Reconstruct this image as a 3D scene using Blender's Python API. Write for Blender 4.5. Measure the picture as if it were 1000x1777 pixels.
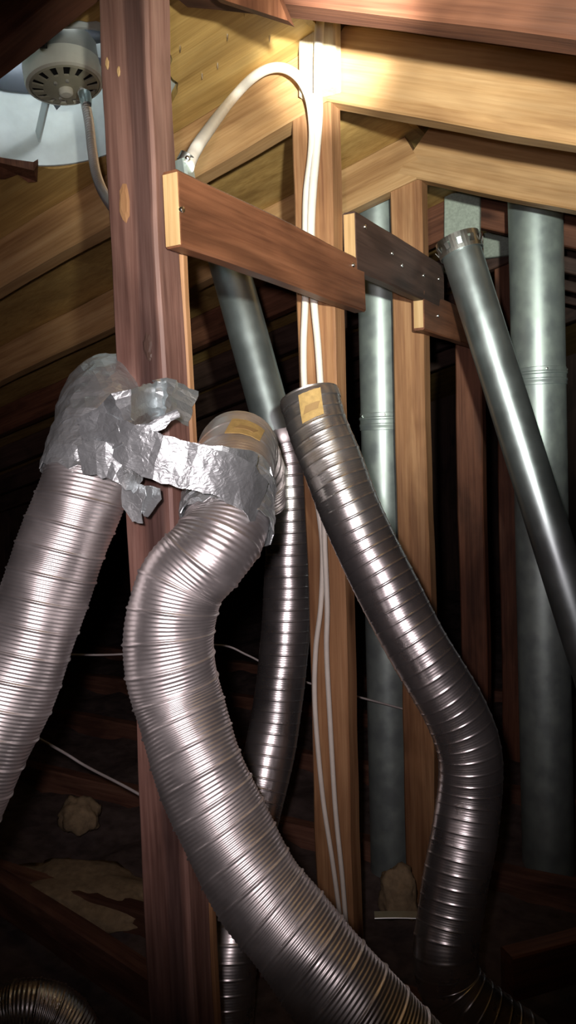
import bpy, bmesh, math, random
import numpy as np
from mathutils import Vector, Matrix, noise
random.seed(7)
rng = np.random.default_rng(11)
S = bpy.context.scene
C = S.collection
for o in list(bpy.data.objects):
    bpy.data.objects.remove(o)

# ------------------------------------------------------------------ camera
H = 1.09                                   # eye height above the attic floor
F_PX, CX, CY = 1380.0, 500.0, 888.5        # phone lens, image taken as 1000 x 1777
_D = F_PX / math.tan(math.radians(4.2))
_u = -np.array([_D * .036, -_D, F_PX]); _u /= np.linalg.norm(_u)
_y = np.array([1262 - CX, -(752 - CY), F_PX]); _y /= np.linalg.norm(_y)
_y -= _u * (_u @ _y); _y /= np.linalg.norm(_y)
_x = np.cross(_y, _u)
if _x[0] < 0: _x = -_x
MW = np.array([_x, _y, _u])                # lens axes (right, up, forward) -> room axes
EYE = np.array([0, 0, H])
cam = bpy.data.cameras.new('camera'); cam_o = bpy.data.objects.new('camera', cam); C.objects.link(cam_o)
cam.sensor_fit = 'VERTICAL'; cam.sensor_height = 36; cam.lens = 36 * F_PX / 1777
cam.clip_start = .02; cam.clip_end = 60
_m = Matrix.Identity(4)
for i in range(3):
    _m[i][0], _m[i][1], _m[i][2], _m[i][3] = MW[i, 0], MW[i, 1], -MW[i, 2], EYE[i]
cam_o.matrix_world = _m
S.camera = cam_o

def ray(px, py): return MW @ np.array([(px - CX) / F_PX, -(py - CY) / F_PX, 1.])
def P(px, py, d): return EYE + ray(px, py) * d
def PY(px, py, Y): r = ray(px, py); return EYE + r * (Y / r[1])
def PX(px, py, X): r = ray(px, py); return EYE + r * (X / r[0])

# ------------------------------------------------------------------ world + lights
w = bpy.data.worlds.new('sky'); S.world = w; w.use_nodes = True
w.node_tree.nodes['Background'].inputs[0].default_value = (.92, .96, 1, 1)
w.node_tree.nodes['Background'].inputs[1].default_value = 6.0

def spot(name, loc, target, power, deg, color, blend=1., size=.015):
    l = bpy.data.lights.new(name, 'SPOT'); l.energy = power; l.spot_size = math.radians(deg)
    l.spot_blend = blend; l.color = color; l.shadow_soft_size = size
    o = bpy.data.objects.new(name, l); C.objects.link(o); o.location = Vector(loc)
    o.rotation_euler = (Vector(target) - Vector(loc)).to_track_quat('-Z', 'Y').to_euler()
    return o
TORCH = EYE + MW @ np.array([.09, .095, -.02])          # head torch just above the phone
PHONE = EYE + MW @ np.array([-.03, .03, .0])           # the phone's own small lamp
spot('head_torch_beam', TORCH, P(715, 320, 1.4), 122, 54, (1, .97, .86))
spot('head_torch_core', TORCH, P(563, 105, 1.33), 500, 10, (1, .98, .9))
spot('phone_lamp', PHONE, P(420, 850, 1.0), 33, 73, (1, .83, .85), 1., .012)

S.view_settings.view_transform = 'Standard'; S.view_settings.look = 'None'
S.view_settings.exposure = 0.0; S.view_settings.gamma = 1; S.view_settings.use_curve_mapping = False

def floor_at(px, py, z): r = ray(px, py); return EYE + r * ((z - H) / r[2])

# ------------------------------------------------------------------ materials
def new_mat(name):
    m = bpy.data.materials.new(name); m.use_nodes = True
    nt = m.node_tree; b = nt.nodes['Principled BSDF']
    return m, nt, b
def ramp(nt, fac, stops):
    r = nt.nodes.new('ShaderNodeValToRGB'); e = r.color_ramp.elements
    e[0].position, e[0].color = stops[0][0], (*stops[0][1], 1)
    e[1].position, e[1].color = stops[-1][0], (*stops[-1][1], 1)
    for p, c in stops[1:-1]:
        k = e.new(p); k.color = (*c, 1)
    nt.links.new(fac, r.inputs[0]); return r.outputs[0]
def coords(nt, scale, rnd=True):
    tc = nt.nodes.new('ShaderNodeTexCoord'); mp = nt.nodes.new('ShaderNodeMapping')
    mp.inputs['Scale'].default_value = scale
    if rnd:
        oi = nt.nodes.new('ShaderNodeObjectInfo'); mu = nt.nodes.new('ShaderNodeVectorMath'); mu.operation = 'MULTIPLY_ADD'
        mu.inputs[1].default_value = (7.3, 5.1, 9.7)
        nt.links.new(oi.outputs['Random'], mu.inputs[0]); nt.links.new(tc.outputs['Object'], mu.inputs[2])
        nt.links.new(mu.outputs[0], mp.inputs[0])
    else:
        nt.links.new(tc.outputs['Object'], mp.inputs[0])
    return mp.outputs[0]
def tnoise(nt, vec, scale, detail=4, rough=.55, dist=0):
    n = nt.nodes.new('ShaderNodeTexNoise'); n.inputs['Scale'].default_value = scale
    n.inputs['Detail'].default_value = detail; n.inputs['Roughness'].default_value = rough
    n.inputs['Distortion'].default_value = dist
    nt.links.new(vec, n.inputs['Vector']); return n.outputs['Fac']
def mixc(nt, a, b, fac, mode='MIX'):
    m = nt.nodes.new('ShaderNodeMix'); m.data_type = 'RGBA'; m.blend_type = mode
    for s, v in ((m.inputs[6], a), (m.inputs[7], b), (m.inputs[0], fac)):
        if hasattr(v, 'is_output'): nt.links.new(v, s)
        elif isinstance(v, (int, float)): s.default_value = v
        else: s.default_value = (*v, 1)
    return m.outputs[2]
def bump(nt, b, h, strength=.3, dist=.002):
    n = nt.nodes.new('ShaderNodeBump'); n.inputs['Strength'].default_value = strength
    n.inputs['Distance'].default_value = dist
    nt.links.new(h, n.inputs['Height']); nt.links.new(n.outputs[0], b.inputs['Normal'])
def wood(name, dark, mid, light, rough=.62, knots=True, contrast=1., gloss=.35, blot=.55):
    m, nt, b = new_mat(name)
    v = coords(nt, (26, 26, 1.5))
    grain = tnoise(nt, v, 1.6, 6, .62, .7)
    fine = tnoise(nt, coords(nt, (160, 160, 4)), 1.5, 3)
    base = ramp(nt, grain, [(.30, dark), (.5, mid), (.70, light)])
    base = mixc(nt, base, ramp(nt, fine, [(.35, tuple(c * .72 for c in mid)), (.62, light)]), .32)
    big = tnoise(nt, coords(nt, (9, 9, 3)), 1.1, 3, .6, .5)
    base = mixc(nt, base, ramp(nt, big, [(.34, tuple(c * .45 for c in dark)), (.56, (1, 1, 1))]), blot, 'MULTIPLY')
    if knots:
        vo = nt.nodes.new('ShaderNodeTexVoronoi'); vo.inputs['Scale'].default_value = 1.0
        nt.links.new(coords(nt, (9, 9, 3.2)), vo.inputs['Vector'])
        k = ramp(nt, vo.outputs['Distance'], [(.05, (.12, .07, .05)), (.16, (1, 1, 1))])
        base = mixc(nt, base, k, .8, 'MULTIPLY')
    nt.links.new(base, b.inputs['Base Color'])
    b.inputs['Roughness'].default_value = rough; b.inputs['Specular IOR Level'].default_value = gloss
    bump(nt, b, fine, .35, .0012)
    return m
def metal(name, col, rough, metallic=1., var=.15, scale=30, bstr=.0, bdist=.001, tint=None):
    m, nt, b = new_mat(name)
    n = tnoise(nt, coords(nt, (scale, scale, scale)), 1., 4)
    c2 = tuple(c * (1 - var) for c in col) if tint is None else tint
    nt.links.new(ramp(nt, n, [(.35, c2), (.65, col)]), b.inputs['Base Color'])
    b.inputs['Metallic'].default_value = metallic
    rr = ramp(nt, n, [(.3, (rough * .85,) * 3), (.7, (rough * 1.15,) * 3)]); nt.links.new(rr, b.inputs['Roughness'])
    if bstr: bump(nt, b, tnoise(nt, coords(nt, (scale * 3,) * 3), 1., 3), bstr, bdist)
    return m
def plain(name, col, rough=.5, metallic=0., spec=.5, var=.12, scale=40):
    m, nt, b = new_mat(name)
    n = tnoise(nt, coords(nt, (scale,) * 3), 1., 4)
    nt.links.new(ramp(nt, n, [(.3, tuple(c * (1 - var) for c in col)), (.7, col)]), b.inputs['Base Color'])
    b.inputs['Roughness'].default_value = rough; b.inputs['Metallic'].default_value = metallic
    b.inputs['Specular IOR Level'].default_value = spec
    return m

W_POST = wood('post_wood', (.085, .040, .032), (.22, .115, .09), (.36, .22, .175), .5, gloss=.5)
nt = W_POST.node_tree; bs = nt.nodes['Principled BSDF']
sep = nt.nodes.new('ShaderNodeSeparateXYZ'); vv = coords(nt, (1, 1, 1), False); nt.links.new(vv, sep.inputs[0])
wv = tnoise(nt, coords(nt, (14, 14, 5), False), 1., 3); ad = nt.nodes.new('ShaderNodeMath'); ad.operation = 'MULTIPLY_ADD'
ad.inputs[1].default_value = .022; nt.links.new(wv, ad.inputs[0]); nt.links.new(sep.outputs[0], ad.inputs[2])
stripe = ramp(nt, ad.outputs[0], [(.010, (1, 1, 1)), (.017, (.36, .36, .40)), (.036, (.30, .30, .33)), (.042, (1, 1, 1))])
old = bs.inputs['Base Color'].links[0].from_socket
nt.links.new(mixc(nt, old, stripe, .85, 'MULTIPLY'), bs.inputs['Base Color'])       # grey weathering along the grain
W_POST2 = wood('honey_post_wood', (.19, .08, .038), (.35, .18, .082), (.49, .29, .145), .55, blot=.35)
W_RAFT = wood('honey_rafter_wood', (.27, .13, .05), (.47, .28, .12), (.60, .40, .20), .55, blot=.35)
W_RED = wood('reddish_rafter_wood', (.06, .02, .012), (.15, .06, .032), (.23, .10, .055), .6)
W_BRACE = wood('brown_brace_wood', (.085, .028, .014), (.19, .075, .036), (.30, .13, .065), .48, gloss=.5)
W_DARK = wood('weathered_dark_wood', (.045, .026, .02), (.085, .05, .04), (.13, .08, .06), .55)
W_END = wood('end_grain_wood', (.40, .24, .10), (.58, .38, .17), (.70, .50, .26), .7, knots=False, blot=.3)
W_DECK = wood('plywood_decking', (.36, .21, .06), (.53, .34, .11), (.62, .43, .16), .6, knots=False, blot=.4)
W_PALE = wood('pale_fresh_wood', (.62, .52, .34), (.76, .67, .48), (.84, .77, .6), .55, knots=False, blot=.1)
W_FLOOR = wood('joist_wood', (.10, .04, .03), (.2, .09, .06), (.30, .16, .10), .7)
GALV = metal('galvanised_steel', (.50, .62, .58), .46, .7, .14, 22, tint=(.40, .49, .49))
GALV_D = metal('dark_galvanised_steel', (.50, .60, .61), .38, .92, .15, 14)
GALV_L = metal('bright_zinc', (.75, .8, .78), .35, 1., .1, 40)
ALU = metal('aluminium_flex', (.87, .85, .84), .40, .92, .10, 25)
ALU_D = metal('dull_aluminium_flex', (.80, .78, .78), .29, .95, .12, 20)
TAPE = metal('silver_tape', (.60, .67, .68), .37, .75, .10, 60, .25, .0008)
nt = TAPE.node_tree; bs = nt.nodes['Principled BSDF']
bump(nt, bs, tnoise(nt, coords(nt, (70, 70, 110)), 1., 2, .5, 2.2), .36, .0025)      # fine creasing of the foil
CABLE = plain('white_cable_sheath', (.80, .77, .68), .45)
WIRE = plain('grey_wire_sheath', (.50, .47, .46), .5)
LABEL = plain('kraft_paper_label', (.50, .34, .12), .7, var=.3, scale=120)
INK = plain('faded_label_ink', (.33, .21, .08), .7)
MOTOR = plain('grey_painted_motor', (.42, .42, .38), .4, .4)
MOTOR_W = plain('cream_painted_steel', (.66, .66, .56), .42, .1)
MOTOR_F = plain('olive_grey_cast_cap', (.40, .39, .29), .5, .2)
BLACK = plain('black_void', (.008, .008, .008), .8)
FANW = plain('white_enamel_steel', (.62, .70, .70), .35, .1)
FAND = plain('blue_grey_fan_steel', (.20, .23, .27), .45, .5)
GREEN = plain('pale_green_primed_board', (.46, .56, .48), .7, scale=180, var=.3)
INSUL = plain('grey_loose_insulation', (.16, .12, .11), .95, var=.6, scale=25)
FIBER = plain('tan_insulation_batt', (.42, .32, .19), .95, var=.4, scale=60)
SCREW = metal('shiny_nail', (.85, .84, .8), .25, 1.)

# ------------------------------------------------------------------ helpers
def tag(o, label, cat=None, group=None, kind=None):
    o['label'] = label
    if cat: o['category'] = cat
    if group: o['group'] = group
    if kind: o['kind'] = kind
    return o
def empty(name, loc=(0, 0, 0)):
    o = bpy.data.objects.new(name, None); C.objects.link(o); o.location = Vector(loc); o.empty_display_size = .05
    return o
def link(name, me, mat, parent=None, mw=None, smooth=False):
    o = bpy.data.objects.new(name, me); C.objects.link(o)
    if mat: me.materials.append(mat)
    if smooth: me.polygons.foreach_set('use_smooth', [True] * len(me.polygons))
    if mw is None: mw = Matrix.Identity(4)
    if parent:
        o.parent = parent; o.matrix_parent_inverse = Matrix.Identity(4)
        o.matrix_basis = world_of(parent).inverted() @ mw
    else: o.matrix_basis = mw
    WORLD[o.name] = mw.copy()
    return o
WORLD = {}
def world_of(p): return WORLD.get(p.name, Matrix.Translation(p.location))
def mesh(name, verts, faces):
    me = bpy.data.meshes.new(name)
    me.from_pydata([tuple(map(float, v)) for v in verts], [], faces); me.update()
    return me
def mesh_obj(name, verts, faces, mat, parent=None, smooth=False, frame=None):
    """world-space verts; the object's own frame sits at their base so textures follow the piece"""
    V = np.asarray(verts, float)
    if frame is None:
        c = V.mean(0); c[2] = V[:, 2].min(); frame = Matrix.Translation(Vector(c))
    inv = np.array(frame.inverted())
    L = V @ inv[:3, :3].T + inv[:3, 3]
    me = mesh(name, L, faces)
    bm = bmesh.new(); bm.from_mesh(me); bmesh.ops.recalc_face_normals(bm, faces=bm.faces); bm.to_mesh(me); bm.free()
    return link(name, me, mat, parent, frame, smooth)
def nrm(v): v = np.asarray(v, float); return v / np.linalg.norm(v)
def frame_of(o, z, xhint):
    z = nrm(z); x = np.asarray(xhint, float); x = nrm(x - z * (x @ z)); y = np.cross(z, x)
    m = Matrix.Identity(4)
    for i in range(3): m[i][0], m[i][1], m[i][2], m[i][3] = x[i], y[i], z[i], o[i]
    return m
def board(name, p0, p1, wid, thk, wdir, mat, parent=None, step=.03, rough=.0012, bev=.003, ends=((0, 0), (0, 0)), seed=0):
    """rough-sawn board, length on local z, width on local x. ends: plumb-cut slope of each end along width"""
    p0, p1 = np.asarray(p0, float), np.asarray(p1, float)
    L = np.linalg.norm(p1 - p0); fr = frame_of(p0, p1 - p0, wdir)
    n = max(2, int(L / step)); hw, ht = wid / 2, thk / 2; b = bev
    prof = [(-hw + b, -ht), (0, -ht), (hw - b, -ht), (hw, -ht + b), (hw, ht - b), (hw - b, ht), (0, ht), (-hw + b, ht), (-hw, ht - b), (-hw, -ht + b)]
    k = len(prof); V = []; Fc = []
    for i in range(n + 1):
        t = i / n; z = L * t
        for j, (x, y) in enumerate(prof):
            nv = noise.noise_vector(Vector((x * 11 + seed * 3.7, y * 11 + seed, z * 9 + seed * 1.3))) * rough
            zz = z + (x * ends[0][0]) * (1 - t) + (x * ends[1][0]) * t
            V.append((x + nv.x + (rough * 1.2 * math.sin(z * 7 + seed)), y + nv.y, zz))
    for i in range(n):
        for j in range(k):
            a, c = i * k + j, i * k + (j + 1) % k
            Fc.append((a, c, c + k, a + k))
    Fc.append(tuple(range(k - 1, -1, -1))); Fc.append(tuple(n * k + j for j in range(k)))
    me = mesh(name, V, Fc)
    return link(name, me, mat, parent, fr)
def box_obj(name, lo, hi, mat, parent=None, bev=0.):
    lo, hi = np.asarray(lo, float), np.asarray(hi, float)
    bm = bmesh.new(); bmesh.ops.create_cube(bm, size=1)
    c = (lo + hi) / 2; base = np.array([c[0], c[1], lo[2]])
    for v in bm.verts:
        v.co = Vector(np.array(v.co) * (hi - lo) + c - base)
    if bev: bmesh.ops.bevel(bm, geom=bm.edges[:], offset=bev, segments=2, affect='EDGES', profile=.6)
    me = bpy.data.meshes.new(name); bm.to_mesh(me); bm.free()
    return link(name, me, mat, parent, Matrix.Translation(Vector(base)))

def spline(pts, step):
    """Catmull-Rom through points, resampled evenly"""
    p = np.asarray(pts, float); p = np.vstack([2 * p[0] - p[1], p, 2 * p[-1] - p[-2]])
    out = []
    for i in range(1, len(p) - 2):
        t = np.linspace(0, 1, 40, endpoint=False)[:, None]
        a, b, c, d = p[i - 1], p[i], p[i + 1], p[i + 2]
        out.append(.5 * ((2 * b) + (-a + c) * t + (2 * a - 5 * b + 4 * c - d) * t ** 2 + (-a + 3 * b - 3 * c + d) * t ** 3))
    q = np.vstack(out + [p[-2][None]])
    for _ in range(3):                                     # soften kinks
        q[1:-1] = .25 * q[:-2] + .5 * q[1:-1] + .25 * q[2:]
    s = np.concatenate([[0], np.cumsum(np.linalg.norm(np.diff(q, axis=0), axis=1))])
    n = max(3, int(s[-1] / step)); ss = np.linspace(0, s[-1], n + 1)
    return np.stack([np.interp(ss, s, q[:, k]) for k in range(3)], 1), ss
def frames(c):
    T = np.gradient(c, axis=0); T /= np.linalg.norm(T, axis=1)[:, None]
    if len(T) > 30:                                        # rings turn gently
        k = 9; pad = np.pad(T, ((k, k), (0, 0)), 'edge')
        T = np.stack([np.convolve(pad[:, i], np.ones(2 * k + 1) / (2 * k + 1), 'valid') for i in range(3)], 1)
        T /= np.linalg.norm(T, axis=1)[:, None]
    N = np.zeros_like(T)
    v = EYE - c[0]; v = v - T[0] * (v @ T[0]); N[0] = nrm(v)   # angle 0 starts on the viewer's side
    for i in range(1, len(T)):
        v = N[i - 1] - T[i] * (N[i - 1] @ T[i]); N[i] = nrm(v)
    return T, N, np.cross(T, N)
def tube_pts(c, R, seg, fr=None):
    T, N, B = fr if fr else frames(c)
    th = np.linspace(0, 2 * np.pi, seg, endpoint=False)
    R = np.broadcast_to(np.asarray(R, float), (len(c), seg))
    return c[:, None] + R[..., None] * (np.cos(th)[None, :, None] * N[:, None] + np.sin(th)[None, :, None] * B[:, None])
def grid_faces(n, k, closed=True, caps=False):
    Fc = []
    for i in range(n - 1):
        for j in range(k if closed else k - 1):
            a, b = i * k + j, i * k + (j + 1) % k
            Fc.append((a, b, b + k, a + k))
    if caps:
        Fc.append(tuple(range(k - 1, -1, -1))); Fc.append(tuple((n - 1) * k + j for j in range(k)))
    return Fc
def tube(name, pts, R, mat, parent=None, seg=20, step=.01, caps=True, smooth=True, flat=None):
    c, s = spline(pts, step)
    if isinstance(R, (list, tuple)): R = np.interp(np.linspace(0, 1, len(c)), np.linspace(0, 1, len(R)), R)[:, None]
    V = tube_pts(c, R, seg).reshape(-1, 3)
    o = mesh_obj(name, V, grid_faces(len(c), seg, True, caps), mat, parent)
    if smooth:
        me = o.data; me.polygons.foreach_set('use_smooth', [len(p.vertices) == 4 for p in me.polygons])
    return o
def flex_tube(name, pts, R, mat, parent, pitch=.031, ribs=7, amp=.0009, seam=.0016, seg=56, dents=(), sub=4.2, wob=.0015, seed=0):
    """spiral-corrugated flexible duct: fine ribs plus a raised lock seam once per turn"""
    c, s = spline(pts, pitch / ribs / sub); fr = frames(c)
    th = np.linspace(0, 2 * np.pi, seg, endpoint=False)
    u = s[:, None] / pitch - th[None] / (2 * np.pi)
    f = u - np.floor(u); d = np.minimum(f, 1 - f)
    r = R + amp * np.cos(2 * np.pi * ribs * u) + seam * np.exp(-(d * pitch / .0016) ** 2)
    r = r + wob * (np.sin(s[:, None] * 23 + seed) * np.cos(2 * th[None] + s[:, None] * 6 + seed) + .6 * np.sin(s[:, None] * 51 + 3 * th[None]))
    for (ds, dt, w_, dep) in dents:
        a = (th[None] - dt + np.pi) % (2 * np.pi) - np.pi
        r = r - dep * np.exp(-((s[:, None] - ds) ** 2 + (a * R) ** 2) / (w_ * w_))
    V = tube_pts(c, r, seg, fr).reshape(-1, 3)
    o = mesh_obj(name, V, grid_faces(len(c), seg), mat, parent, True)
    return o, c, s, fr
def patch(name, c, fr, R, s0, s1, t0, t1, mat, parent, skew=0., n=8, m=10, lift=.002):
    """paper patch wrapped on a duct between path indices and angles"""
    T, N, B = fr; V = []
    for lay in (0, .0006):
        for i in range(n + 1):
            for j in range(m + 1):
                a = i / n; b_ = j / m
                k = int(round(s0 + (s1 - s0) * a + skew * (b_ - .5))); k = max(0, min(len(c) - 1, k))
                t = t0 + (t1 - t0) * b_ + .12 * (a - .5)
                V.append(c[k] + (R + lift + lay) * (math.cos(t) * N[k] + math.sin(t) * B[k]))
    q = (n + 1) * (m + 1); Fc = []
    for i in range(n):
        for j in range(m):
            a = i * (m + 1) + j
            Fc.append((a, a + 1, a + m + 2, a + m + 1)); Fc.append((q + a, q + a + m + 1, q + a + m + 2, q + a + 1))
    rim = [j for j in range(m + 1)] + [i * (m + 1) + m for i in range(1, n + 1)] + [n * (m + 1) + j for j in range(m - 1, -1, -1)] + [i * (m + 1) for i in range(n - 1, 0, -1)]
    for a, b_ in zip(rim, rim[1:] + rim[:1]): Fc.append((a, q + a, q + b_, b_))
    return mesh_obj(name, V, Fc, mat, parent)
def angle_to(c, fr, k, target):
    T, N, B = fr; v = np.asarray(target) - c[k]; return math.atan2(v @ B[k], v @ N[k])
def lathe(name, prof, base, axis, mat, parent=None, seg=40, xhint=(1, 0, 0.01), smooth=True, closed=False):
    """prof: (radius, height) pairs turned about axis at base"""
    fr = frame_of(base, axis, xhint); V = []
    for r, h in prof:
        for j in range(seg):
            t = 2 * math.pi * j / seg; V.append((r * math.cos(t), r * math.sin(t), h))
    n = len(prof); Fc = grid_faces(n, seg)
    if closed:
        for j in range(seg):
            a, b = (n - 1) * seg + j, (n - 1) * seg + (j + 1) % seg
            Fc.append((a, b, (j + 1) % seg, j))
    me = mesh(name, V, Fc)
    bm = bmesh.new(); bm.from_mesh(me); bmesh.ops.remove_doubles(bm, verts=bm.verts, dist=1e-6)
    bmesh.ops.recalc_face_normals(bm, faces=bm.faces); bm.to_mesh(me); bm.free()
    o = link(name, me, mat, parent, fr, False)
    if smooth:
        me.polygons.foreach_set('use_smooth', [True] * len(me.polygons))
        me.set_sharp_from_angle(angle=math.radians(35))
    return o

# ------------------------------------------------------------------ the roof shell
APX = -.58                                      # ridge line
ZB = H + .573                                   # underside of rafters at the ridge
SL, SR = .257, .387                             # slopes left, right
HL, HR = .098, .125                             # plumb depth of left and right rafters
RY = [.75, 1.22, 1.66, 2.10, 2.55, 3.0, 3.45, 3.9]   # front faces of the rafter pairs
RT = .043
def deckL(x): return ZB + HL + SL * (x - APX)
def deckR(x): return ZB + HR - SR * (x - APX)
XL, XR, Y0, Y1 = -4.2, 2.6, -1.4, 5.6
T_DK = .018
FANC = np.array([-.945, 1.0]); FANR = .187

def sheet(name, x0, x1, y0, y1, zf, mat, parent):
    V = []
    for dz in (0, T_DK):
        for x, y in ((x0, y0), (x1, y0), (x1, y1), (x0, y1)): V.append((x, y, zf(x) + dz))
    Fc = [(0, 1, 2, 3), (7, 6, 5, 4), (0, 4, 5, 1), (1, 5, 6, 2), (2, 6, 7, 3), (3, 7, 4, 0)]
    return mesh_obj(name, V, Fc, mat, parent, frame=frame_of(((x0 + x1) / 2, y0, zf((x0 + x1) / 2)), (1, .02, 0), (0, 1, 0)))
cl = empty('ceiling', (-2.4, 2, deckL(-2.4))); tag(cl, 'yellowish plywood roof decking sloping down on the side of the fan', None, None, 'structure')
cr = empty('ceiling', (1.0, 2, deckR(1.0))); tag(cr, 'plywood roof decking sloping down on the side of the tall pipes', None, None, 'structure')
# panel with the ragged round cut-out for the fan
hx0, hx1, hy0, hy1 = -1.35, APX, .772, 1.24
V = []; Fc = []; NS = 96
for lay in (0, T_DK):
    for j in range(NS):
        t = 2 * math.pi * j / NS; dx, dy = math.cos(t), math.sin(t)
        rr = FANR + .012 * noise.noise(Vector((dx * 5, dy * 5, 1.2))) + .006 * noise.noise(Vector((dx * 17, dy * 17, 4)))
        k = min([((hx1 if dx > 0 else hx0) - FANC[0]) / dx if abs(dx) > 1e-6 else 9, ((hy1 if dy > 0 else hy0) - FANC[1]) / dy if abs(dy) > 1e-6 else 9])
        for q in (rr, k):
            x, y = FANC[0] + dx * q, FANC[1] + dy * q; V.append((x, y, deckL(x) + lay))
for j in range(NS):
    a, b = 2 * j, 2 * ((j + 1) % NS); o_ = 2 * NS
    Fc += [(a, b, b + 1, a + 1), (a + o_, a + 1 + o_, b + 1 + o_, b + o_), (a, a + o_, b + o_, b), (a + 1, b + 1, b + 1 + o_, a + 1 + o_)]
for lay in (0, T_DK):                          # corners the ring leaves open
    for x, y in ((hx0, hy0), (hx1, hy0), (hx1, hy1), (hx0, hy1)): V.append((x, y, deckL(x) + lay))
def ring_at(x, y):
    best = [j for j in range(NS)]
    return best
for ci, (x, y) in enumerate(((hx0, hy0), (hx1, hy0), (hx1, hy1), (hx0, hy1))):
    t = math.atan2(y - FANC[1], x - FANC[0]) % (2 * math.pi); j = int(t / (2 * math.pi) * NS)
    a, b = 2 * j + 1, 2 * ((j + 1) % NS) + 1
    Fc.append((a, b, 4 * NS + ci)); Fc.append((a + 2 * NS, 4 * NS + 4 + ci, b + 2 * NS))
mesh_obj('plywood_panel', V, Fc, W_DECK, cl, frame=frame_of((-.95, .8, deckL(-.95)), (1, .02, .25), (0, 1, 0)))
for (a, b, c_, d) in ((XL, hx0, Y0, hy0), (hx0, APX, Y0, hy0), (XL, hx0, hy0, hy1), (XL, hx0, hy1, 2.57), (hx0, APX, hy1, 2.57), (XL, hx0, 2.57, Y1), (hx0, APX, 2.57, Y1)):
    sheet('plywood_panel', a, b, c_, d, deckL, W_DECK, cl)
for (a, b, c_, d) in ((APX, .6, Y0, 1.24), (.6, XR, Y0, 1.24), (APX, .6, 1.24, 2.57), (.6, XR, 1.24, 2.57), (APX, .6, 2.57, Y1), (.6, XR, 2.57, Y1)):
    sheet('plywood_panel', a, b, c_, d, deckR, W_DECK, cr)
# ridge closure: the little step between the two decks
rb = box_obj('trim_1', (APX - .012, Y0, ZB + HL - .0), (APX + .012, Y1, ZB + HR + .04), W_DECK); tag(rb, 'thin ridge strip closing the roof peak', None, None, 'structure')
# shiny nail tips poking through the decking
for (px, py) in ((424, 18), (468, 62), (313, 80), (351, 128), (395, 60), (378, 110)):
    r = ray(px, py); z0 = deckL(0) - H; t = z0 / (r[2] - SL * r[0]); p = EYE + r * t
    lathe('nail_tip', [(.0001, -.010), (.0016, -.004), (.0016, .003)], p, (0.05, 0, 1), SCREW, cl, 8)
def on_deck(px, py, dz): r = ray(px, py); t = (deckL(0) - dz - H) / (r[2] - SL * r[0]); return EYE + r * t
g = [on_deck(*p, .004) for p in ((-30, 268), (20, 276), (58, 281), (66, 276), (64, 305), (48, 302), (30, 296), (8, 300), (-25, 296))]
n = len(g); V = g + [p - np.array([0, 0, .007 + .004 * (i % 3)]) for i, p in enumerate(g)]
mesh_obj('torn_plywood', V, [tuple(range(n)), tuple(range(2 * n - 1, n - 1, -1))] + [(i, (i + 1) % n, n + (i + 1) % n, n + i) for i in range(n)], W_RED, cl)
def wall(name, lo, hi, label):
    o = box_obj(name, lo, hi, W_DARK); tag(o, label, None, None, 'structure'); return o
wall('wall_left', (XL - .08, Y0, 0), (XL, Y1, 1.2), 'low dark knee wall at the far eave')
wall('wall_right', (XR, Y0, 0), (XR + .08, Y1, 1.0), 'low dark knee wall on the pipe side')
wall('wall_back', (XL - .08, Y1, 0), (XR + .08, Y1 + .08, 2.1), 'dark gable wall at the far end of the attic')
wall('wall_front', (XL - .08, Y0 - .08, 0), (XR + .08, Y0, 2.1), 'dark gable wall at the near end of the attic')
fl = box_obj('floor', (XL - .08, Y0 - .08, -.12), (XR + .08, Y1 + .08, -.0), W_FLOOR); tag(fl, 'dark attic floor boards below the joists', None, None, 'structure')

# ------------------------------------------------------------------ rafters
ordl = ['nearest', 'second', 'third', 'fourth', 'fifth', 'sixth', 'seventh', 'farthest']
def rafter(left, y, k):
    s = SL if left else SR; hgt = HL if left else HR; sg = -1 if left else 1
    far = (XL + .02) if left else (XR - .02)
    cs = 1 / math.sqrt(1 + s * s)
    zc = ZB + hgt / 2
    p0 = np.array([APX, y + RT / 2, zc]); p1 = np.array([far, y + RT / 2, zc - s * abs(far - APX)])
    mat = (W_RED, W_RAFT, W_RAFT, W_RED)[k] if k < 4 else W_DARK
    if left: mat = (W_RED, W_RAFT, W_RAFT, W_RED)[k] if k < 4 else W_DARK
    d = nrm(p1 - p0); wd = np.cross([0, 1, 0], d); wd = wd if wd[2] > 0 else -wd
    # plumb cut at the ridge: offset along the length grows with the height across the board
    sh = s
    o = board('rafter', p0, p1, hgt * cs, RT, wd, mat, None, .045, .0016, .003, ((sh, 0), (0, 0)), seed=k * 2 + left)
    side = 'fan' if left else 'pipe'
    look = {0: 'reddish brown', 1: 'honey coloured brightly lit', 2: 'honey brown', 3: 'dim reddish'}.get(k, 'dark')
    if k < 8: tag(o, f'{look} roof rafter on the {side} side, {ordl[k]} pair from the viewer', 'rafter', 'roof rafters')
    return o
for k, y in enumerate(RY):
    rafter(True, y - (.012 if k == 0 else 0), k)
    rafter(False, y + (.112 if k == 0 else 0), k)

# pale block on the ridge where the torch beam lands
o = board('ridge_block', (-.580, 1.205, ZB + .006), (-.577, 1.205, ZB + .118), .066, .026, (1, 0, 0), W_PALE, None, .02, .0008)
tag(o, 'pale whitish wood block at the ridge joint, glaring in the torch beam', 'wood block')
# scrap gusset at the nearest ridge joint (only its lower corner dips into view)
g = [PY(370, -6, .838), PY(500, 36, .838), PY(482, -8, .838), PY(470, -40, .838), PY(350, -60, .838)]
V = [p for p in g] + [p + np.array([0, .016, 0]) for p in g]
o = mesh_obj('gusset_plate', V, [(0, 1, 2, 3, 4), (9, 8, 7, 6, 5)] + [(i, (i + 1) % 5, 5 + (i + 1) % 5, 5 + i) for i in range(5)], W_BRACE)
tag(o, 'brown pointed scrap board at the nearest ridge joint, top edge of the picture', 'scrap board')

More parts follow.
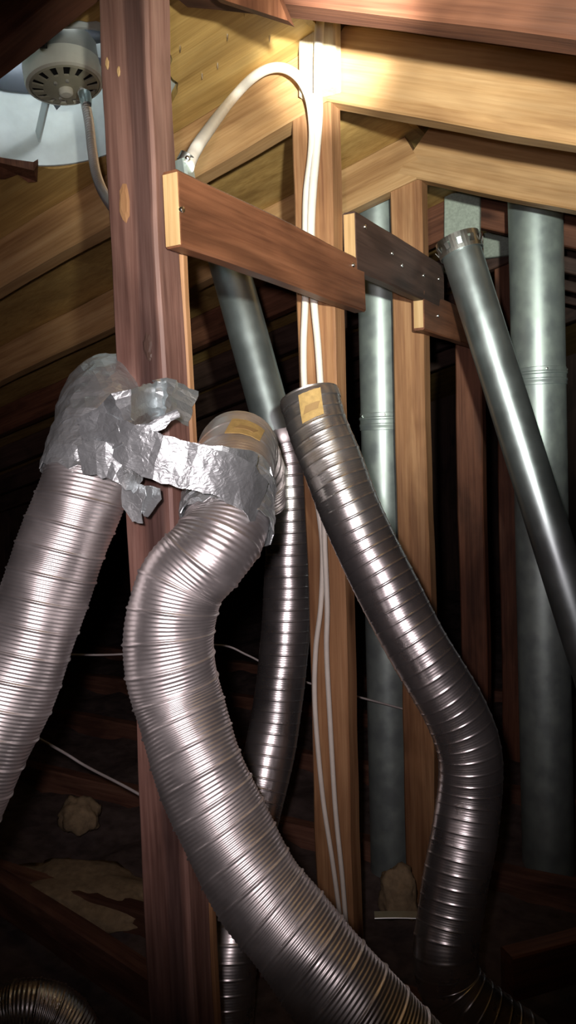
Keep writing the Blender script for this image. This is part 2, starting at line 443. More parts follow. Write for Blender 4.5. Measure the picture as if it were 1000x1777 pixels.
# ------------------------------------------------------------------ posts and braces
PXL, PXR = -.645, -.573                        # faces of the post row
PYF = [.75, 1.222, 1.668, 2.125, 2.57]
PD = [.046, .043, .043, .043, .043]
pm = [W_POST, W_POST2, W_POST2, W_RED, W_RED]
plab = ['thick weathered brown post wrapped in silver tape, nearest of the row',
        'honey brown post with white cables running down it',
        'honey brown post standing right of the green-grey pipe, third in the row',
        'narrow reddish post behind the slanting dark pipe, fourth in the row',
        'dim dark post deep behind the slanting pipe, last in the row']
posts = []
for k in range(5):
    xc = (PXL + PXR) / 2; yc = PYF[k] + PD[k] / 2; wd = PXR - PXL
    top = [ZB - .005, ZB - .002, ZB - .002, ZB - .002, ZB - .002][k]
    if k == 0: top = ZB - .022
    root = empty('post', (xc, yc, 0))
    tag(root, plab[k], 'post', 'ridge posts')
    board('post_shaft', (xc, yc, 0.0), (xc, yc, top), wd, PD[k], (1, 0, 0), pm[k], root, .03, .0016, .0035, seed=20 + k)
    posts.append(root)
p1 = posts[0]; YF1 = PYF[0]
# thin raw slat nailed to the back edge of the near post
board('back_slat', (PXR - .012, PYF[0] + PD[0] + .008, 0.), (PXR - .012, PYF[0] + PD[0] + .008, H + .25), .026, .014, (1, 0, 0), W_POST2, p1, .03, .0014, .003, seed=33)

def brace(y0, y1, z, h, t, mat, label, nails, x=PXR, split=True):
    root = empty('brace_board', (x + t / 2 + .001, y0, z - h / 2)); tag(root, label, 'brace board', 'braces between posts')
    z0, z1 = (z, z) if not isinstance(z, tuple) else z
    pk = board('plank', (x + t / 2 + .001, y0, z0), (x + t / 2 + .001, y1, z1), h, t, (0, 0, 1), mat, root, .02, .0015, .003, seed=int(y0 * 50))
    V = box_obj('end_grain', (x + .003, y0 - .0015, z0 - h / 2 + .003), (x + t - .001, y0 + .002, z0 + h / 2 - .003), W_END, pk)
    for (yy, zz) in nails:
        lathe('nail_head', [(.0001, .0022), (.0035, .0018), (.0042, .0005), (.0042, -.002)], (x + t + .001, yy, zz), (1, 0, 0), SCREW, pk, 10, (0, 1, 0))
    return root
brace(YF1 + .012, 1.292, H + .284, .087, .024, W_BRACE, 'warm brown brace board nailed between the taped post and the cabled post', [(.765, H + .283), (1.245, H + .31)])
brace(1.262, 1.735, H + .353, .098, .024, W_DARK, 'dark brace board with shiny nails across the green-grey pipe', [(1.425, H + .365), (1.475, H + .352), (1.60, H + .355), (1.70, H + .365), (1.30, H + .385)])
brace(1.60, 2.36, H + .288, .082, .024, W_BRACE, 'lowest reddish brace board passing behind the slanting pipe', [(1.69, H + .285)])

# worn pale scar and knot on the near post
def scar(name, px, py, w_, h_, mat, ph=0):
    V = []; n = 18
    c = PY(px, py, YF1 - .0004)
    for lay, k in ((0, 1.), (.0012, .6)):
        for j in range(n):
            t = 2 * math.pi * j / n
            r = 1 + .28 * noise.noise(Vector((math.cos(t) * 2 + ph, math.sin(t) * 2, ph)))
            V.append((c[0] + w_ * r * math.cos(t) * k, c[1] - lay, c[2] + h_ * r * math.sin(t) * k))
    Fc = grid_faces(2, n) + [tuple(n + j for j in range(n)), tuple(range(n - 1, -1, -1))]
    return mesh_obj(name, V, Fc, mat, p1)
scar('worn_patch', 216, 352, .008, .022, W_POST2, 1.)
scar('worn_patch', 186, 110, .003, .007, W_END, 2.)
scar('worn_patch', 206, 124, .0025, .006, W_END, 4.)
scar('knot', 256, 600, .0065, .014, W_DARK, 5.)
scar('knot', 259, 618, .004, .006, W_DARK, 8.)

# ------------------------------------------------------------------ rigid vent pipes
def straight_pipe(name, a, b, R, mat, label, seams=(), open_end=False, group='rigid vent pipes'):
    a, b = np.asarray(a, float), np.asarray(b, float); ax = nrm(b - a); L = np.linalg.norm(b - a)
    root = empty(name, a); tag(root, label, 'pipe', group)
    prof = [(R - .0012, 0), (R, 0), (R, L * .25), (R, L * .5), (R, L * .75), (R, L), (R - .0012, L)]
    lathe('pipe_wall', prof, a, ax, mat, root, 48, closed=True)
    # locked seam along the pipe
    for h, kind in seams:
        q = a + ax * h
        if kind == 'collar':
            co = lathe('collar', [(R + .0002, -.018), (R + .0022, -.017), (R + .0022, -.010), (R + .0034, -.008), (R + .0034, -.004), (R + .0016, -.002), (R + .0016, .006), (R + .0036, .008), (R + .0036, .012), (R + .0012, .014), (R + .0012, .022), (R + .0002, .023)], q, ax, mat, root, 48, closed=True)
            for t in (0.3, 2.2, 4.0, 5.2):
                x = frame_of(q, ax, (1, 0, .01)); dirv = np.array(x.to_3x3() @ Vector((math.cos(t), math.sin(t), 0)))
                lathe('screw', [(.0001, .0030), (.0030, .0025), (.0036, .0002), (.0036, -.002)], q + dirv * (R + .0015) + ax * .017, dirv, GALV_L, co, 8, (0, 0, 1))
    return root
pa = P(652, 520, 1.87)
straight_pipe('vent_pipe', (pa[0], pa[1], .0), (pa[0] + .012, pa[1], deckL(pa[0]) - .006), .0505, GALV, 'green-grey galvanised vertical pipe between the cabled post and the third post', [(H + .065, 'collar')])
pb = P(931, 520, 1.86)
straight_pipe('vent_pipe', (pb[0] + .012, pb[1], 0.0), (pb[0], pb[1], deckR(pb[0]) - .03), .0615, GALV, 'wide green-grey galvanised vertical pipe nearest the photo edge', [(H + .155, 'collar')])
ct = P(797, 425, 1.64); cb = P(1000, 1072, 1.60); ax = nrm(cb - ct); cb2 = ct + ax * ((ct[2] - .05) / -ax[2])
cp = straight_pipe('slanting_pipe', ct, cb2, .041, GALV_D, 'smooth dark galvanised pipe leaning diagonally with a tabbed open top', [])
# tabbed (crimped) collar at its top end
def tab_collar(parent, a, ax, R, mat):
    fr = frame_of(a, ax, (1, 0, .01)); V = []; Fc = []; n = 44
    hs = [-.014, -.006, -.004, .012, .020]
    for r in (R + .0015, R + .0035):
        for h in hs:
            for j in range(n):
                t = 2 * math.pi * j / n
                V.append((r * math.cos(t) * 1.02, r * math.sin(t) * 1.02, h))
    q = len(hs) * n
    for i in range(len(hs) - 1):
        for j in range(n):
            if i == 2 and (j % 4 in (0, 1)): continue
            a_, b_ = i * n + j, i * n + (j + 1) % n
            Fc.append((a_, b_, b_ + n, a_ + n)); Fc.append((q + a_, q + a_ + n, q + b_ + n, q + b_))
    for j in range(n):
        b_ = (j + 1) % n
        Fc.append((j, q + j, q + b_, b_)); e = (len(hs) - 1) * n
        Fc.append((e + j, e + b_, q + e + b_, q + e + j))
    me = mesh('tab_collar', V, Fc); o = link('tab_collar', me, mat, parent, fr)
    k = 0
    for j in range(0, n, 4):                   # bent-out tabs under each slot
        t = 2 * math.pi * (j + 1) / n
        W = .0085; pts = []
        for lay in (0, .0012):
            for dx, hh, out in ((-W / 2, .011, .003), (W / 2, .011, .003), (W / 2, -.001, .0085), (-W / 2, -.001, .0085)):
                r = R + out + lay
                pts.append((r * math.cos(t) - dx * math.sin(t), r * math.sin(t) + dx * math.cos(t), hh))
        me = mesh('tab', pts, [(0, 1, 2, 3), (7, 6, 5, 4), (0, 4, 5, 1), (1, 5, 6, 2), (2, 6, 7, 3), (3, 7, 4, 0)])
        link('tab', me, GALV_L, o, fr)
tab_collar(cp, ct, ax, .041, GALV_L)
dt, db = P(413, 515, 1.58), P(482, 765, 1.55)
straight_pipe('slanting_pipe', db, dt + nrm(dt - db) * .10, .039, GALV_D, 'smooth blue-grey pipe tilted between the two front posts, half in shadow', [])

# ------------------------------------------------------------------ flexible ducts
def duct(label, pts, R, mat, **kw):
    P3 = [P(*p) for p in pts]
    root = empty('flexible_duct', P3[-1]); tag(root, label, 'duct', 'flexible ducts')
    o, c, s, fr = flex_tube('duct_hose', P3, R, mat, root, **kw)
    return root, c, s, fr
def near_idx(c, p): return int(np.argmin(np.linalg.norm(c - p, axis=1)))
D1, c1, s1, f1 = duct('ribbed aluminium duct running down from the tape to the left picture edge',
    [(262, 800, 1.16), (232, 720, 1.12), (205, 692, 1.05), (188, 698, .98), (172, 760, .93), (145, 850, .91), (95, 983, .90), (13, 1203, .88), (-68, 1380, .86), (-170, 1590, .84), (-260, 1800, .90), (-300, 1960, 1.03), (-305, 2040, 1.14)],
    .0495, ALU, pitch=.030, ribs=7, amp=.00045, seam=.0015, seed=1)
D2, c2, s2, f2 = duct('big crumpled aluminium duct snaking down the foreground below the tape',
    [(440, 880, 1.19), (436, 830, 1.17), (426, 790, 1.11), (412, 780, 1.04), (404, 820, .96), (396, 868, .92), (391, 918, .895), (360, 964, .88), (316, 1010, .88), (295, 1080, .88), (296, 1150, .88), (310, 1220, .88), (350, 1345, .862), (392, 1440, .85), (447, 1540, .832), (492, 1600, .82), (570, 1697, .798), (655, 1795, .78), (760, 1900, .765), (880, 2060, .76)],
    .0485, ALU, pitch=.031, ribs=7, amp=.00048, seam=.0016, seed=2, dents=((.74, 6.0, .010, .004), (.36, .4, .012, .005), (.39, 5.8, .010, .005), (1.05, .2, .012, .004)))
D3, c3, s3, f3 = duct('thin ribbed duct hanging straight down behind the big crumpled duct',
    [(491, 752, 1.55), (501, 800, 1.55), (504, 900, 1.55), (501, 1000, 1.55), (494, 1120, 1.54), (478, 1250, 1.52), (458, 1350, 1.49), (435, 1440, 1.45), (413, 1550, 1.41), (400, 1650, 1.36), (391, 1760, 1.33), (388, 1850, 1.31)],
    .0475, ALU_D, pitch=.0215, ribs=5, amp=.00006, seam=.0007, wob=.0006, seed=3)
D4, c4, s4, f4 = duct('ribbed duct with brown label at its top, bending down across the cabled post',
    [(536, 686, 1.235), (552, 742, 1.225), (575, 800, 1.215), (602, 870, 1.205), (632, 940, 1.20), (667, 1010, 1.19), (707, 1090, 1.18), (753, 1170, 1.17), (793, 1240, 1.17), (814, 1300, 1.17), (816, 1370, 1.17), (807, 1440, 1.16), (794, 1510, 1.15), (781, 1590, 1.14), (773, 1650, 1.13), (780, 1700, 1.13), (812, 1745, 1.12), (865, 1790, 1.11), (940, 1845, 1.10), (1040, 1960, 1.10), (1100, 2130, 1.12)],
    .0465, ALU_D, pitch=.0185, ribs=5, amp=.00006, seam=.0007, wob=.0006, seed=4, dents=((1.02, .9, .012, .004),))
D5, c5, s5, f5 = duct('dim duct arching over the floor in the bottom left corner',
    [(-150, 1900, 1.30), (-60, 1800, 1.32), (0, 1762, 1.34), (60, 1752, 1.34), (115, 1782, 1.34), (150, 1850, 1.33)],
    .046, ALU_D, pitch=.03, ribs=6, amp=.0006, seed=5)
# crimped end plate closing the labelled duct
lathe('end_cap', [(.0001, .006), (.030, .005), (.044, .001), (.0475, -.004), (.0475, -.016)], c4[0], -f4[0][0], ALU_D, D4, 40)
# wire-edged collar joining thin duct to the tilted pipe
lathe('end_collar', [(.040, -.006), (.0475, -.005), (.049, .004), (.049, .022), (.0478, .024)], c3[0], f3[0][0], ALU, D3, 40)
# brown paper labels
k = near_idx(c2, P(420, 742, 1.04)); k0 = near_idx(c2, P(412, 770, 1.04))
for (D, c, s, fr, R, tgt, cen, ln, wd, skw) in ((D2, c2, s2, f2, .050, P(430, 745, .93), P(405, 806, .98), .042, .042, 3), (D4, c4, s4, f4, .048, P(541, 706, 1.18), P(546, 718, 1.23), .042, .034, 4)):
    k = near_idx(c, cen); t = angle_to(c, fr, k, tgt); ds = s[1]
    pl = patch('paper_label', c, fr, R, k - ln / 2 / ds, k + ln / 2 / ds, t - wd / 2 / R, t + wd / 2 / R, LABEL, D, skw)
    patch('label_print', c, fr, R, k - .001 / ds, k + .010 / ds, t - .011 / R, t + .011 / R, INK, pl, skw * .6, 4, 6, .0029)

# ------------------------------------------------------------------ silver tape
tp = empty('tape_wrap', P(240, 800, .87)); tag(tp, 'crinkled silver tape binding the two foreground ducts to the near post', 'tape')
def sleeve(name, c, fr, i0, i1, R, seg=30, rows=16, amp=.0045, seed=0, flare=0.):
    T, N, B = fr; ks = np.linspace(i0, i1, rows).round().astype(int); V = []
    for lay in (0, .0012):
        rg = np.random.default_rng(seed)
        for a, k in enumerate(ks):
            for j in range(seg):
                t = 2 * np.pi * (j + .5 * (a % 2)) / seg
                n_ = noise.noise(Vector((math.cos(t) * 2.2, math.sin(t) * 2.2, a * .45 + seed)))
                r = R + lay + amp * n_ * 1.5 + amp * .7 * (rg.random() - .35)
                e = rg.normal() * .003 if a in (0, rows - 1) else rg.normal() * .0005
                V.append(c[k] + r * (math.cos(t) * N[k] + math.sin(t) * B[k]) + T[k] * e)
    n = rows * seg; Fc = []
    for a in range(rows - 1):
        for j in range(seg):
            p, q = a * seg + j, a * seg + (j + 1) % seg; r_, s_ = p + seg, q + seg
            tris = ((p, q, r_), (q, s_, r_)) if a % 2 == 0 else ((p, q, s_), (p, s_, r_))
            for t3 in tris:
                Fc.append(tuple(x + n for x in t3)); Fc.append(tuple(reversed(t3)))
    for a in (0, rows - 1):
        for j in range(seg):
            p, q = a * seg + j, a * seg + (j + 1) % seg; Fc.append((p, q, q + n, p + n))
    return mesh_obj(name, V, Fc, TAPE, tp)
def strip(name, pts, wid, amp=.002, cross=True, seed=0, cols=7, step=.006, wdir=None, ragged=.0012):
    """creased ribbon of tape through world points; the creases run across (or along) it"""
    c, s = spline(pts, step); n = len(c); rg = np.random.default_rng(seed)
    T = np.gradient(c, axis=0); V = []
    wid = np.interp(np.linspace(0, 1, n), np.linspace(0, 1, len(np.atleast_1d(wid))), np.atleast_1d(wid)) if not np.isscalar(wid) else np.full(n, wid)
    cre = np.zeros(n); lv = 0
    i = 0
    while i < n:                                           # piecewise facets along the length
        L = rg.integers(1, 4); nx = amp * (rg.random() * 2 - 1)
        for q in range(L):
            if i + q < n: cre[i + q] = lv + (nx - lv) * (q + 1) / L
        lv = nx; i += L
    ccol = amp * (rg.random(cols) * 2 - 1)
    for lay in (0, .0011):
        rg2 = np.random.default_rng(seed + 5)
        for i in range(n):
            t = nrm(T[i]); vd = nrm(EYE - c[i])
            if wdir is not None: wv = nrm(np.asarray(wdir) - t * (np.asarray(wdir) @ t))
            else: wv = nrm(np.cross(t, vd))
            nv = nrm(np.cross(wv, t)); nv = nv if nv @ vd > 0 else -nv
            for j in range(cols):
                a = j / (cols - 1) - .5
                off = (cre[i] * (1 + .4 * math.sin(j * 1.7 + i)) if cross else ccol[j] * (1 + .3 * math.sin(i * .8 + j))) + rg2.normal() * amp * .15
                ed = rg2.normal() * ragged if j in (0, cols - 1) else 0
                V.append(c[i] + wv * (a * wid[i] + ed + rg2.normal() * .0006) + nv * (off + lay) + t * rg2.normal() * .0008)
    q = n * cols; Fc = []
    for i in range(n - 1):
        for j in range(cols - 1):
            a = i * cols + j
            Fc.append((a, a + 1, a + cols)); Fc.append((a + 1, a + cols + 1, a + cols))
            Fc.append((q + a, q + a + cols, q + a + 1)); Fc.append((q + a + 1, q + a + cols, q + a + cols + 1))
    rim = list(range(cols)) + [i * cols + cols - 1 for i in range(1, n)] + [(n - 1) * cols + j for j in range(cols - 2, -1, -1)] + [i * cols for i in range(n - 2, 0, -1)]
    for a, b in zip(rim, rim[1:] + rim[:1]): Fc.append((a, q + a, q + b, b))
    return mesh_obj(name, V, Fc, TAPE, tp)
i0, i1 = near_idx(c1, P(205, 692, 1.05)), near_idx(c1, P(152, 832, .91))
sleeve('tape_sleeve', c1, f1, i0, i1, .0530, 40, 30, .0020, 3)
i0, i1 = near_idx(c2, P(401, 838, .94)), near_idx(c2, P(390, 912, .898))
sleeve('tape_sleeve', c2, f2, i0, i1, .0520, 40, 22, .0024, 9)
YS = YF1 - .012
# upper strip: from the left duct up and round the post
strip('tape_strip', [P(140, 752, .845), P(180, 742, .832), P(225, 718, .822), PY(270, 694, YS), PY(292, 690, YS), np.array([PXR + .006, YF1 + .012, PY(292, 688, YS)[2] - .004]), np.array([PXR + .006, PYF[0] + .045, PY(292, 688, YS)[2] - .012])],
      [.030, .052, .052, .050, .046, .044, .042], .0016, False, 21, 10, .010, (.25, 0, 1))
strip('tape_strip', [P(215, 762, .83), P(250, 750, .822), P(290, 724, .822), P(310, 715, .825)], [.012, .014, .014, .010], .0006, False, 27, 4, .010, (.2, 0, 1))
# lower strip: across from duct to duct
strip('tape_strip', [P(168, 738, .835), P(215, 764, .818), P(260, 789, .812), P(320, 806, .812), P(380, 822, .822), P(425, 842, .84), P(452, 872, .87)], [.030, .042, .046, .046, .046, .050, .05], .0010, True, 31, 6, .009, (.1, .0, 1))
strip('tape_strip', [P(290, 782, .835), P(340, 790, .83), P(400, 800, .835), P(445, 812, .87)], [.018, .026, .030, .03], .0012, True, 37, 5, .009, (.05, 0, 1))
strip('tape_strip', [P(140, 800, .835), P(180, 795, .826), P(215, 812, .83), P(240, 842, .86)], [.03, .04, .036, .024], .0014, True, 41, 5, .009, (.25, 0, 1))
# loose hanging flaps
strip('tape_flap', [P(236, 838, .862), P(232, 868, .866), P(236, 905, .875)], [.034, .030, .014], .0012, True, 45, 5, .008, (1, 0, .2))
strip('tape_flap', [P(268, 845, .86), P(262, 868, .862), P(250, 892, .868)], [.024, .022, .012], .0012, True, 49, 4, .008, (1, 0, .2))
strip('tape_flap', [P(98, 775, .90), P(90, 800, .895), P(80, 822, .89)], [.016, .014, .006], .002, True, 52, 4, .006, (1, 0, .3))

# ------------------------------------------------------------------ cables
def cable(label, pts, R, mat, name='cable', group=None, seg=12):
    o = tube(name, pts, R, mat, None, seg, .006); tag(o, label, 'cable', group); return o
YC = 1.222 - .016
ca = [P(326, 290, 1.03), P(335, 268, 1.05), P(352, 240, 1.09), PY(398, 178, 1.17), PY(440, 134, 1.185), PY(478, 117, 1.18), PY(512, 128, 1.17), PY(535, 163, 1.172), PY(543, 215, YC - .012), PY(541, 270, YC), PY(533, 335, YC), PY(531, 410, YC), PY(530, 520, YC), PY(527, 600, YC), PY(529, 680, YC), PY(540, 800, YC), PY(555, 900, YC), PY(560, 960, YC), PY(557, 1050, YC), PY(548, 1130, YC), PY(547, 1230, YC), PY(560, 1380, YC), PY(578, 1500, YC), PY(593, 1615, YC), PY(603, 1720, YC), PY(606, 1850, YC)]
cable('white cable arching from the taped post to the ridge, then down the cabled post', ca, (.0086, .0086, .0078, .0062, .0052, .0045, .0043, .0042, .0042), CABLE, group='white cables')
cbp = [PY(556, 20, YC - .025), PY(553, 80, YC - .028), PY(552, 150, YC - .028), PY(553, 200, YC - .016), PY(549, 260, YC), PY(543, 330, YC - .002), PY(540, 410, YC - .002), PY(545, 520, YC), PY(552, 600, YC), PY(557, 680, YC), PY(563, 800, YC), PY(563, 920, YC - .004), PY(568, 1050, YC - .004), PY(567, 1130, YC), PY(573, 1250, YC), PY(582, 1400, YC), PY(594, 1520, YC - .002), PY(602, 1620, YC - .006), PY(610, 1720, YC - .003), PY(614, 1850, YC)]
cable('white cable dropping straight from the ridge block down the cabled post', cbp, (.0074, .0072, .0058, .0050, .0045, .0043, .0042, .0042), CABLE, group='white cables')
cable('thin grey wire strung slanting low behind the near post', [PX(-560, 1010, XL + .005), P(-200, 1140, 2.2), P(66, 1281, 1.72), P(150, 1330, 1.66), P(246, 1381, 1.6), P(400, 1475, 1.62), floor_at(520, 1548, .07)], .0030, WIRE, 'wire', 'thin grey wires', 8)
cable('thin grey wire strung level behind the ducts', [PX(-560, 1080, XL + .005), P(-200, 1105, 2.2), P(60, 1130, 1.76), P(122, 1136, 1.74), P(215, 1135, 1.72), P(300, 1124, 1.72), P(385, 1120, 1.72), P(432, 1138, 1.72), P(520, 1180, 1.74), np.array([PXL - .001, 1.69, PX(700, 1235, PXL)[2]])], .0022, WIRE, 'wire', 'thin grey wires', 8)
# cable clamp box on the near post
jb = empty('cable_clamp', P(329, 300, 1.0)); tag(jb, 'small greenish metal cable clamp at the arching cable end, beside the near post', 'clamp')
jc = P(326, 296, 1.035)
o = board('clamp_body', jc + np.array([.0, 0, -.032]), jc + np.array([-.006, 0, .012]), .018, .022, (1, 0, 0), GALV, jb, .01, .0006, .003)
lathe('clamp_collar', [(.008, 0), (.0105, .001), (.0105, .012), (.008, .013)], jc + np.array([-.006, 0, .010]), (.5, .3, 1), GALV_L, jb, 20, closed=True)
lathe('clamp_screw', [(.0001, .004), (.0028, .003), (.0034, 0), (.0034, -.003)], jc + np.array([.009, -.012, .010]), (.5, -1, 0), SCREW, jb, 10, (0, 0, 1))

# ------------------------------------------------------------------ roof fan
nd = nrm([-SL, 0, 1]); fc = np.array([FANC[0], FANC[1], deckL(FANC[0])])
mc = np.array([-.922, .985, H + .596])          # underside of the motor
fan = empty('attic_fan', fc); tag(fan, 'round white attic exhaust fan with slotted motor set in the roof', 'fan')
up = nrm([-.16, .02, 1.])
R_M = .060
lathe('motor_body', [(R_M * .985, .026), (R_M, .028), (R_M, .056), (R_M * .93, .064), (R_M * .5, .070), (.0001, .070)], mc, up, MOTOR, fan, 44)
lathe('motor_band', [(R_M * .92, -.002), (R_M * 1.0, .000), (R_M * 1.02, .004), (R_M * 1.02, .028), (R_M * .98, .030)], mc, up, MOTOR_W, fan, 44)
# end cap with radial slots
frm = frame_of(mc, up, (1, 0, .01)); n = 112; V = []; Fc = []
rr = [.0001, .018, .030, .034, .051, .056]
hh = [-.010, -.009, -.007, -.006, -.003, .0]
for lay in (0, .003):
    for r, h in zip(rr, hh):
        for j in range(n):
            t = 2 * math.pi * j / n; V.append((r * math.cos(t), r * math.sin(t), h + lay))
q = len(rr) * n
for i in range(len(rr) - 1):
    for j in range(n):
        if i == 3 and (j % 8) in (1, 2, 3, 4): continue
        a, b = i * n + j, i * n + (j + 1) % n
        Fc.append((a, b, b + n, a + n)); Fc.append((q + a, q + a + n, q + b + n, q + b))
    if i == 3:
        for j in range(n):
            if (j % 8) in (1, 2, 3, 4):
                for (a, b) in ((j, (j + 1) % n),):
                    Fc.append((3 * n + a, 3 * n + b, q + 3 * n + b, q + 3 * n + a)); Fc.append((4 * n + b, 4 * n + a, q + 4 * n + a, q + 4 * n + b))
            if j % 8 in (1, 5): Fc.append((3 * n + j, 4 * n + j, q + 4 * n + j, q + 3 * n + j))
cap = link('motor_cap', mesh('motor_cap', V, Fc), MOTOR_F, fan, frm)
lathe('cap_interior', [(.0001, .008), (.055, .008)], mc, up, BLACK, cap, 32)  # near-black disc, paints the shade seen through the cap slots
lathe('cap_hub', [(.0001, -.018), (.008, -.0175), (.011, -.015), (.0115, -.009), (.0115, -.004)], mc, up, MOTOR_W, cap, 28)
for t in (.6, 2.7, 4.8, 5.6):
    q_ = mc + np.array(frm.to_3x3() @ Vector((.024 * math.cos(t), .024 * math.sin(t), -.0085)))
    lathe('cap_screw', [(.0001, -.003), (.0025, -.0025), (.003, 0), (.003, .003)], q_, up, MOTOR, cap, 8)
lathe('shaft', [(.005, 0), (.005, .06)], mc + up * .068, up, FAND, fan, 12)
hubc = mc + up * .095
lathe('blade_hub', [(.0001, -.006), (.022, -.006), (.024, 0), (.022, .008), (.0001, .008)], hubc, up, FAND, fan, 24)
for kb in range(4):
    t0 = 3.64 + kb * math.pi / 2; V = []; m_ = 8
    fh = frame_of(hubc, up, (1, 0, .01))
    for lay in (0, .0015):
        for i in range(m_ + 1):
            r = .018 + (.155 - .018) * i / m_; half = .22 + .34 * math.sin(math.pi * min(1, i / m_ * .8))
            for j in range(7):
                a = (j / 6 - .5); t = t0 + a * half * 1.6
                V.append((r * math.cos(t), r * math.sin(t), -a * .07 * (.4 + i / m_) + lay))
    q = (m_ + 1) * 7; Fc = []
    for i in range(m_):
        for j in range(6):
            a = i * 7 + j; Fc.append((a, a + 1, a + 8, a + 7)); Fc.append((q + a, q + a + 7, q + a + 8, q + a + 1))
    rim = list(range(7)) + [i * 7 + 6 for i in range(1, m_ + 1)] + [m_ * 7 + j for j in range(5, -1, -1)] + [i * 7 for i in range(m_ - 1, 0, -1)]
    for a, b in zip(rim, rim[1:] + rim[:1]): Fc.append((a, q + a, q + b, b))
    link('fan_blade', mesh('fan_blade', V, Fc), FAND, fan, fh, True)
SH = .165
lathe('shroud', [(.177, -.003), (.177, SH), (.180, SH + .003), (.183, SH), (.183, .045), (.20, .0265), (.34, .0265), (.34, .0225), (.20, .0215), (.181, .018), (.181, -.003)], fc, nd, FANW, fan, 72, closed=True)
lathe('dome', [(.205, SH + .105), (.212, SH + .10), (.215, SH + .108), (.19, SH + .145), (.14, SH + .175), (.07, SH + .19), (.0001, SH + .195)], fc, nd, FANW, fan, 56)
V = []; na = 24; fx = frame_of(fc, nd, (1, 0, .01))
for r in (.172, .1745):
    for h in (SH - .03, SH + .10):
        for j in range(na + 1):
            t = 2.35 + 2.3 * j / na; V.append(np.array(fx @ Vector((r * math.cos(t), r * math.sin(t), h))))
m_ = na + 1; Fc = []
for j in range(na): Fc += [(j, j + 1, j + 1 + m_, j + m_), (2 * m_ + j, 3 * m_ + j, 3 * m_ + j + 1, 2 * m_ + j + 1), (j, 2 * m_ + j, 2 * m_ + j + 1, j + 1), (m_ + j, m_ + j + 1, 3 * m_ + j + 1, 3 * m_ + j)]
Fc += [(0, m_, 3 * m_, 2 * m_), (na, 2 * m_ + na, 3 * m_ + na, m_ + na)]
mesh_obj('gap_cover', V, Fc, FAND, fan, True)      # added dark sheet, blocks the daylight gap on the low side
for t in (.3, 1.87, 3.44, 5.0):                 # struts carrying the dome
    fx = frame_of(fc, nd, (1, 0, .01)); d_ = np.array(fx.to_3x3() @ Vector((math.cos(t), math.sin(t), 0)))
    board('dome_strut', fc + d_ * .186 + nd * (SH - .02), fc + d_ * .200 + nd * (SH + .118), .016, .003, np.cross(nd, d_), FANW, fan, .03, 0, .0005)
for t in (2.55, 4.65, .45):                    # flat arms holding the motor
    fx = frame_of(fc, nd, (1, 0, .01)); d_ = np.array(fx.to_3x3() @ Vector((math.cos(t), math.sin(t), 0)))
    tip = fc + d_ * .176 + nd * .052
    dm = nrm(np.array([d_[0], d_[1], 0])); root_ = mc + up * .05 + dm * .058
    arm = board('motor_arm', root_, tip, .024, .004, nd, FANW, fan, .03, 0, .0008)
    lathe('arm_bolt', [(.0001, .006), (.006, .005), (.007, 0), (.007, -.004)], root_ + dm * .004 - np.array([0, 0, .016]), (d_[1], -d_[0], -.2), FAND, arm, 8, (0, 0, 1))
# clip and frayed wire on the motor side
q_ = mc + np.array([.02, -.060, .045])
o = board('wire_clip', q_ - np.array([.004, 0, .018]), q_ + np.array([.002, -.004, .014]), .014, .010, (1, 0, 0), BLACK, fan, .006, .001, .002)
for dx in (-.004, .003): tube('clip_wire', [q_ + np.array([0, -.002, .012]), q_ + np.array([dx, -.004, .028]), q_ + np.array([dx * 3, -.002, .045])], .0011, BLACK, fan, 6, .006)
# flexible armoured conduit from the motor to behind the post
cpt = [P(143, 160, 1.245), P(148, 178, 1.235), P(155, 215, 1.22), P(160, 260, 1.20), P(168, 305, 1.17), P(184, 342, 1.12), np.array([PXL - .003, .782, PX(199, 374, PXL)[2]])]
fc_root = empty('conduit', cpt[-1]); tag(fc_root, 'thin ribbed metal conduit hanging from the fan motor', 'conduit')
flex_tube('conduit_sheath', cpt, .0070, ALU, fc_root, pitch=.005, ribs=1, amp=.0006, seam=0, seg=16, sub=6, wob=0)
lathe('conduit_connector', [(.0055, -.002), (.0095, -.001), (.0095, .010), (.0078, .018), (.0074, .022)], cpt[1] + np.array([0, 0, .012]), nrm(cpt[2] - cpt[1]), GALV_D, fc_root, 16)

# ------------------------------------------------------------------ far pale boards near the fourth pair
a, b = PY(800, 470, 2.075), PY(800, 333, 2.075)
o = board('pale_board', (a[0], 2.085, a[2]), (b[0], 2.085, b[2]), .094, .018, (1, 0, 0), GREEN, None, .03, .0012)
tag(o, 'pale green upright board rising behind the top of the slanting pipe', 'board')
a, b = PY(826, 425, 2.50), PY(905, 418, 2.50)
o = board('pale_board', (a[0], 2.50, a[2]), (b[0] + .06, 2.50, b[2]), .088, .02, (0, 0, 1), GREEN, None, .03, .0012)
tag(o, 'pale grey-green level board between the slanting pipe and the wide pipe', 'board')

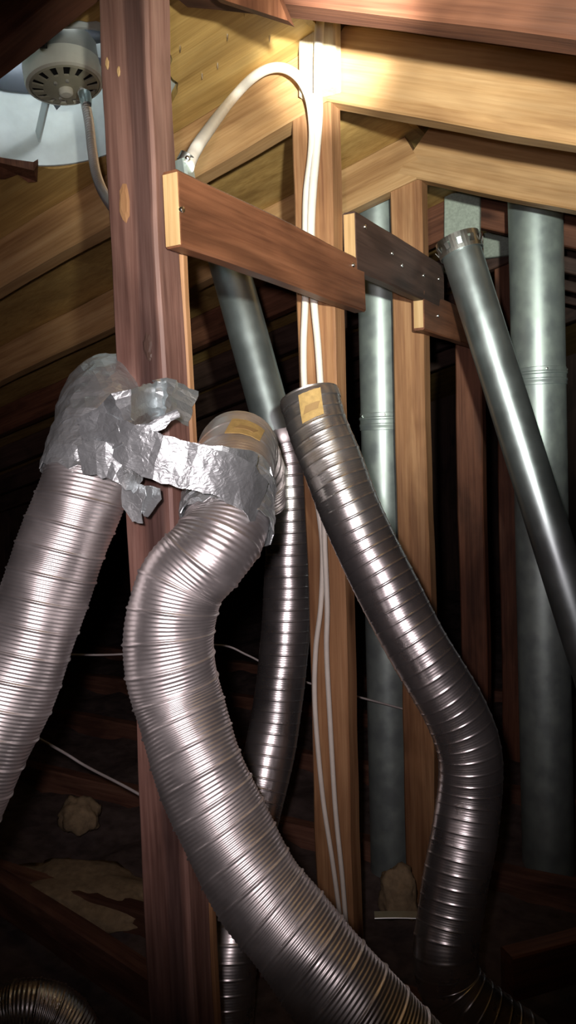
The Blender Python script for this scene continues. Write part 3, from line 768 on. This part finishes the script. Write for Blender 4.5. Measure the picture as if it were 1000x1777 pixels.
# ------------------------------------------------------------------ attic floor things
for k, y in enumerate([.80, 1.30, 1.80, 2.25, 2.70, 3.15]):
    o = board('floor_joist', (XL + .02, y, .055), (XR - .02, y, .055), .105, .042, (0, 0, 1), W_FLOOR, None, .08, .002, .004, seed=60 + k)
    tag(o, f'dark floor joist deep in the attic, {ordl[k]} from the viewer' if k > 2 else ['dark floor joist passing the taped post foot', 'dark floor joist passing the cabled post foot', 'dark floor joist passing behind the third post foot'][k], 'joist', 'floor joists')
V = []; nx, ny = 150, 110
for i in range(ny + 1):
    for j in range(nx + 1):
        x = XL + .02 + (XR - XL - .04) * j / nx; y = Y0 + .02 + (Y1 - Y0 - .04) * i / ny
        z = .05 + .035 * noise.noise(Vector((x * 5, y * 5, 0))) + .018 * noise.noise(Vector((x * 17, y * 17, 3)))
        V.append((x, y, max(.004, z)))
o = mesh_obj('loose_insulation', V, grid_faces(ny + 1, nx + 1, False), INSUL, None, True); tag(o, 'dusty grey loose insulation filling between the floor joists', 'insulation', None, 'stuff')
def lump(name, c, r, mat, label, cat, seed, grp=None):
    bm = bmesh.new(); bmesh.ops.create_icosphere(bm, subdivisions=4, radius=1)
    for v in bm.verts:
        d = 1 + .35 * noise.noise(v.co * 1.6 + Vector((seed, 0, 0))) + .14 * noise.noise(v.co * 5 + Vector((0, seed, 0)))
        v.co = Vector((v.co.x * r[0] * d, v.co.y * r[1] * d, max(-.6, v.co.z) * r[2] * d))
    zm = min(v.co.z for v in bm.verts)
    for v in bm.verts: v.co.z -= zm
    me = bpy.data.meshes.new(name); bm.to_mesh(me); bm.free()
    o = link(name, me, mat, None, Matrix.Translation(Vector(c)), True); return tag(o, label, cat, grp)
a = floor_at(690, 1585, .09); lump('insulation_lump', a, (.045, .035, .06), FIBER, 'tan torn insulation lump on the floor between cabled post and labelled duct', 'insulation', 3.)
a = floor_at(160, 1560, .06); lump('insulation_lump', a, (.22, .10, .03), FIBER, 'tan insulation heap on the floor left of the near post', 'insulation', 5.)
a = floor_at(140, 1440, .08); lump('insulation_lump', a, (.06, .05, .05), FIBER, 'small grey-tan insulation tuft far back left of the near post', 'insulation', 8.)
a, b = floor_at(650, 1590, .12), floor_at(735, 1590, .12)
o = board('metal_flashing', a, b - (b - a) * .1, .018, .003, (.3, 1, .25), GALV_L, None, .02, .002, .0008, seed=71); tag(o, 'bent shiny metal flashing strip on the floor beside the tan lump', 'flashing')
a, b = floor_at(880, 1690, .14), floor_at(1060, 1640, .14)
o = board('loose_plank', a, b, .085, .038, (0, 0, 1), W_BRACE, None, .03, .0015, seed=73); tag(o, 'reddish loose plank lying low in the right bottom corner', 'plank')
a, b = P(-60, 1440, 1.95), P(330, 1745, 1.50)
a = floor_at(-40, 1520, .13); b = floor_at(330, 1765, .13)
o = board('loose_plank', a, b, .085, .038, (0, 0, 1), W_FLOOR, None, .03, .0015, seed=75); tag(o, 'dark plank lying slantwise over the joists left of the near post', 'plank')
